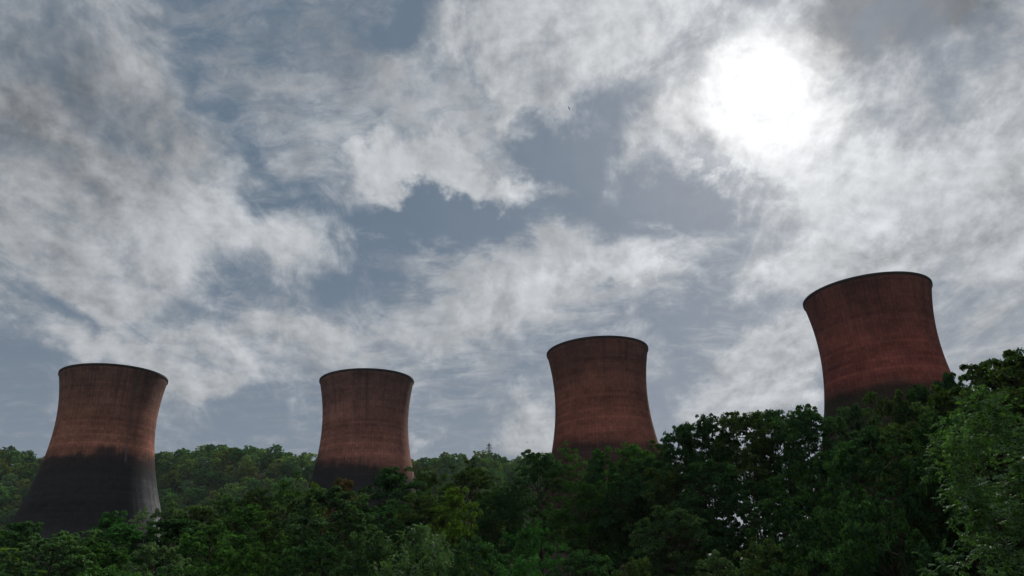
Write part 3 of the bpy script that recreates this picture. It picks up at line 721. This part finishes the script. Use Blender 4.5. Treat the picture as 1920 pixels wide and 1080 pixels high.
# undergrowth below the trees (uncountable)
rng = np.random.default_rng(77)
n = 60000
az = RAD(1)*rng.uniform(-38, 38, n); dd = rng.uniform(38, 150, n)**1.0
x = dd*np.sin(az); y = dd*np.cos(az)
pat = np.sin(x*.31+1)*np.sin(y*.27)+np.sin(x*.11+y*.17)
hgt = np.clip(.8+1.0*pat+rng.normal(0, .5, n), .1, 3.2)*rng.uniform(.2, 1, n)
Cn = np.stack([x, y, ground_z(x, y)+hgt], -1)
V, Fq = leaves_np(rng, Cn, np.tile([0, 0, .6], (n, 1)), .42, .2)
ug = bpy.data.objects.new('undergrowth', mesh_np('undergrowth', V, Fq, [mt_leaf])); link(ug); ug.color = (.075, .085, .022, 1)
tag(ug, 'low leafy undergrowth beneath the trees of the wood', 'undergrowth', None, 'stuff')

# ------------------------------------------------------------------ pylon on the ridge
x, y, ztop = at(917, 831, 800)
zb = float(ground_z(x, y))
P = Acc(); hp = max(ztop-zb, 24)
def seg(a, b, r=.16): P.add(tube_np([a, b], [r, r], 4))
lv = np.linspace(0, 1, 9); wv = np.interp(lv, [0, .6, 1], [4.2, 1.3, .5])
cr = [[np.array([sx_*w, sy_*w, l*hp]) for sx_, sy_ in ((-1, -1), (1, -1), (1, 1), (-1, 1))] for l, w in zip(lv, wv)]
for k in range(8):
    for q in range(4):
        seg(cr[k][q], cr[k+1][q], .28); seg(cr[k][q], cr[k+1][(q+1) % 4], .12); seg(cr[k][(q+1) % 4], cr[k+1][q], .12)
pyl = empty('electricity_pylon', (x, y, zb-.2), 'tiny grey lattice electricity pylon on the hill ridge between second and third towers', 'pylon')
link(bpy.data.objects.new('lattice_mast', mesh_np('lattice_mast', *P.get(), [mt_steel])), pyl)
for f, ln in ((.95, 2.2), (.88, 3.0), (.81, 2.4)):
    P = Acc()
    for sg in (-1, 1):
        seg((0, 0, f*hp), (sg*ln, 0, f*hp+.2), .3); seg((0, 0, f*hp+1.3), (sg*ln, 0, f*hp+.2), .2); seg((sg*ln, 0, f*hp+.2), (sg*ln, 0, f*hp-1.4), .2)
    link(bpy.data.objects.new('cross_arm', mesh_np('cross_arm', *P.get(), [mt_steel])), pyl)

# ------------------------------------------------------------------ birds
mt_bird, t, out = material('dark_feathers')
bs = t.new('ShaderNodeBsdfPrincipled', inp={'Base Color': (.012, .011, .012, 1), 'Roughness': .8}); t.l.new(bs.outputs[0], out.inputs[0])
def bird(px, py, dist, sc_, bank, head, label):
    x, y, z = at(px, py, dist)
    A = Acc()
    A.add(tube_np([(0, -.24, 0), (0, -.16, .0), (0, -.02, -.01), (0, .12, .0), (0, .18, .03), (0, .24, .03), (0, .30, .015)], [.012, .04, .075, .06, .045, .04, .006], 8))
    for sg in (-1, 1):   # wings: three bones, tapered and swept, flattened into vanes
        LE = np.array([(.03*sg, .10, .03), (.26*sg, .16, .10), (.50*sg, .06, .06), (.62*sg, -.06, .03)])
        TE = np.array([(.03*sg, -.08, .02), (.26*sg, -.06, .09), (.48*sg, -.10, .05), (.60*sg, -.10, .03)])
        V = []
        for a, b in zip(LE, TE):
            V += [a+np.array([0, 0, .012]), b+np.array([0, 0, .004]), b-np.array([0, 0, .004]), a-np.array([0, 0, .012])]
        V = np.array(V); I = np.arange(16).reshape(4, 4); J = np.roll(I, -1, 1)
        F_ = np.stack([I[:-1], J[:-1], J[1:], I[1:]], -1).reshape(-1, 4); F_ = np.concatenate([F_, I[:1, ::-1], I[-1:]])
        A.add((V, F_))
    V = np.array([(-.02, -.2, .006), (.02, -.2, .006), (.07, -.38, .004), (-.07, -.38, .004), (-.02, -.2, -.006), (.02, -.2, -.006), (.07, -.38, -.004), (-.07, -.38, -.004)])
    A.add((V, np.array([[0, 1, 2, 3], [7, 6, 5, 4], [0, 4, 5, 1], [1, 5, 6, 2], [2, 6, 7, 3], [3, 7, 4, 0]])))
    o = bpy.data.objects.new('bird', mesh_np('bird', *A.get(), [mt_bird], smooth=True)); link(o)
    o.location = (x, y, z); o.rotation_euler = (RAD(10), RAD(bank), RAD(head)); o.scale = (sc_,)*3
    tag(o, label, 'bird', 'birds in flight')
bird(1067, 203, 190, 1.0, 48, 60, 'tiny dark bird gliding high in the sky left of the sun')
bird(988, 830, 260, 1.0, 20, 30, 'tiny dark bird flying low beside the third tower')

# ------------------------------------------------------------------ thin haze in the air
mt_haze, t, out = material('thin_air_haze')
pv = t.new('ShaderNodeVolumePrincipled', inp={'Color': (.80, .88, .97, 1), 'Density': HAZE, 'Anisotropy': .2})
t.l.new(pv.outputs[0], out.inputs['Volume'])
hv = [(x, y, z) for z in (-6, 215) for x, y in ((-3100, -1600), (3100, -1600), (3100, 4100), (-3100, 4100))]
hf = [(3, 2, 1, 0), (4, 5, 6, 7), (0, 1, 5, 4), (1, 2, 6, 5), (2, 3, 7, 6), (3, 0, 4, 7)]
if HAZE: tag(link(bpy.data.objects.new('haze', mesh_np('haze', hv, hf, [mt_haze]))), kind='stuff')
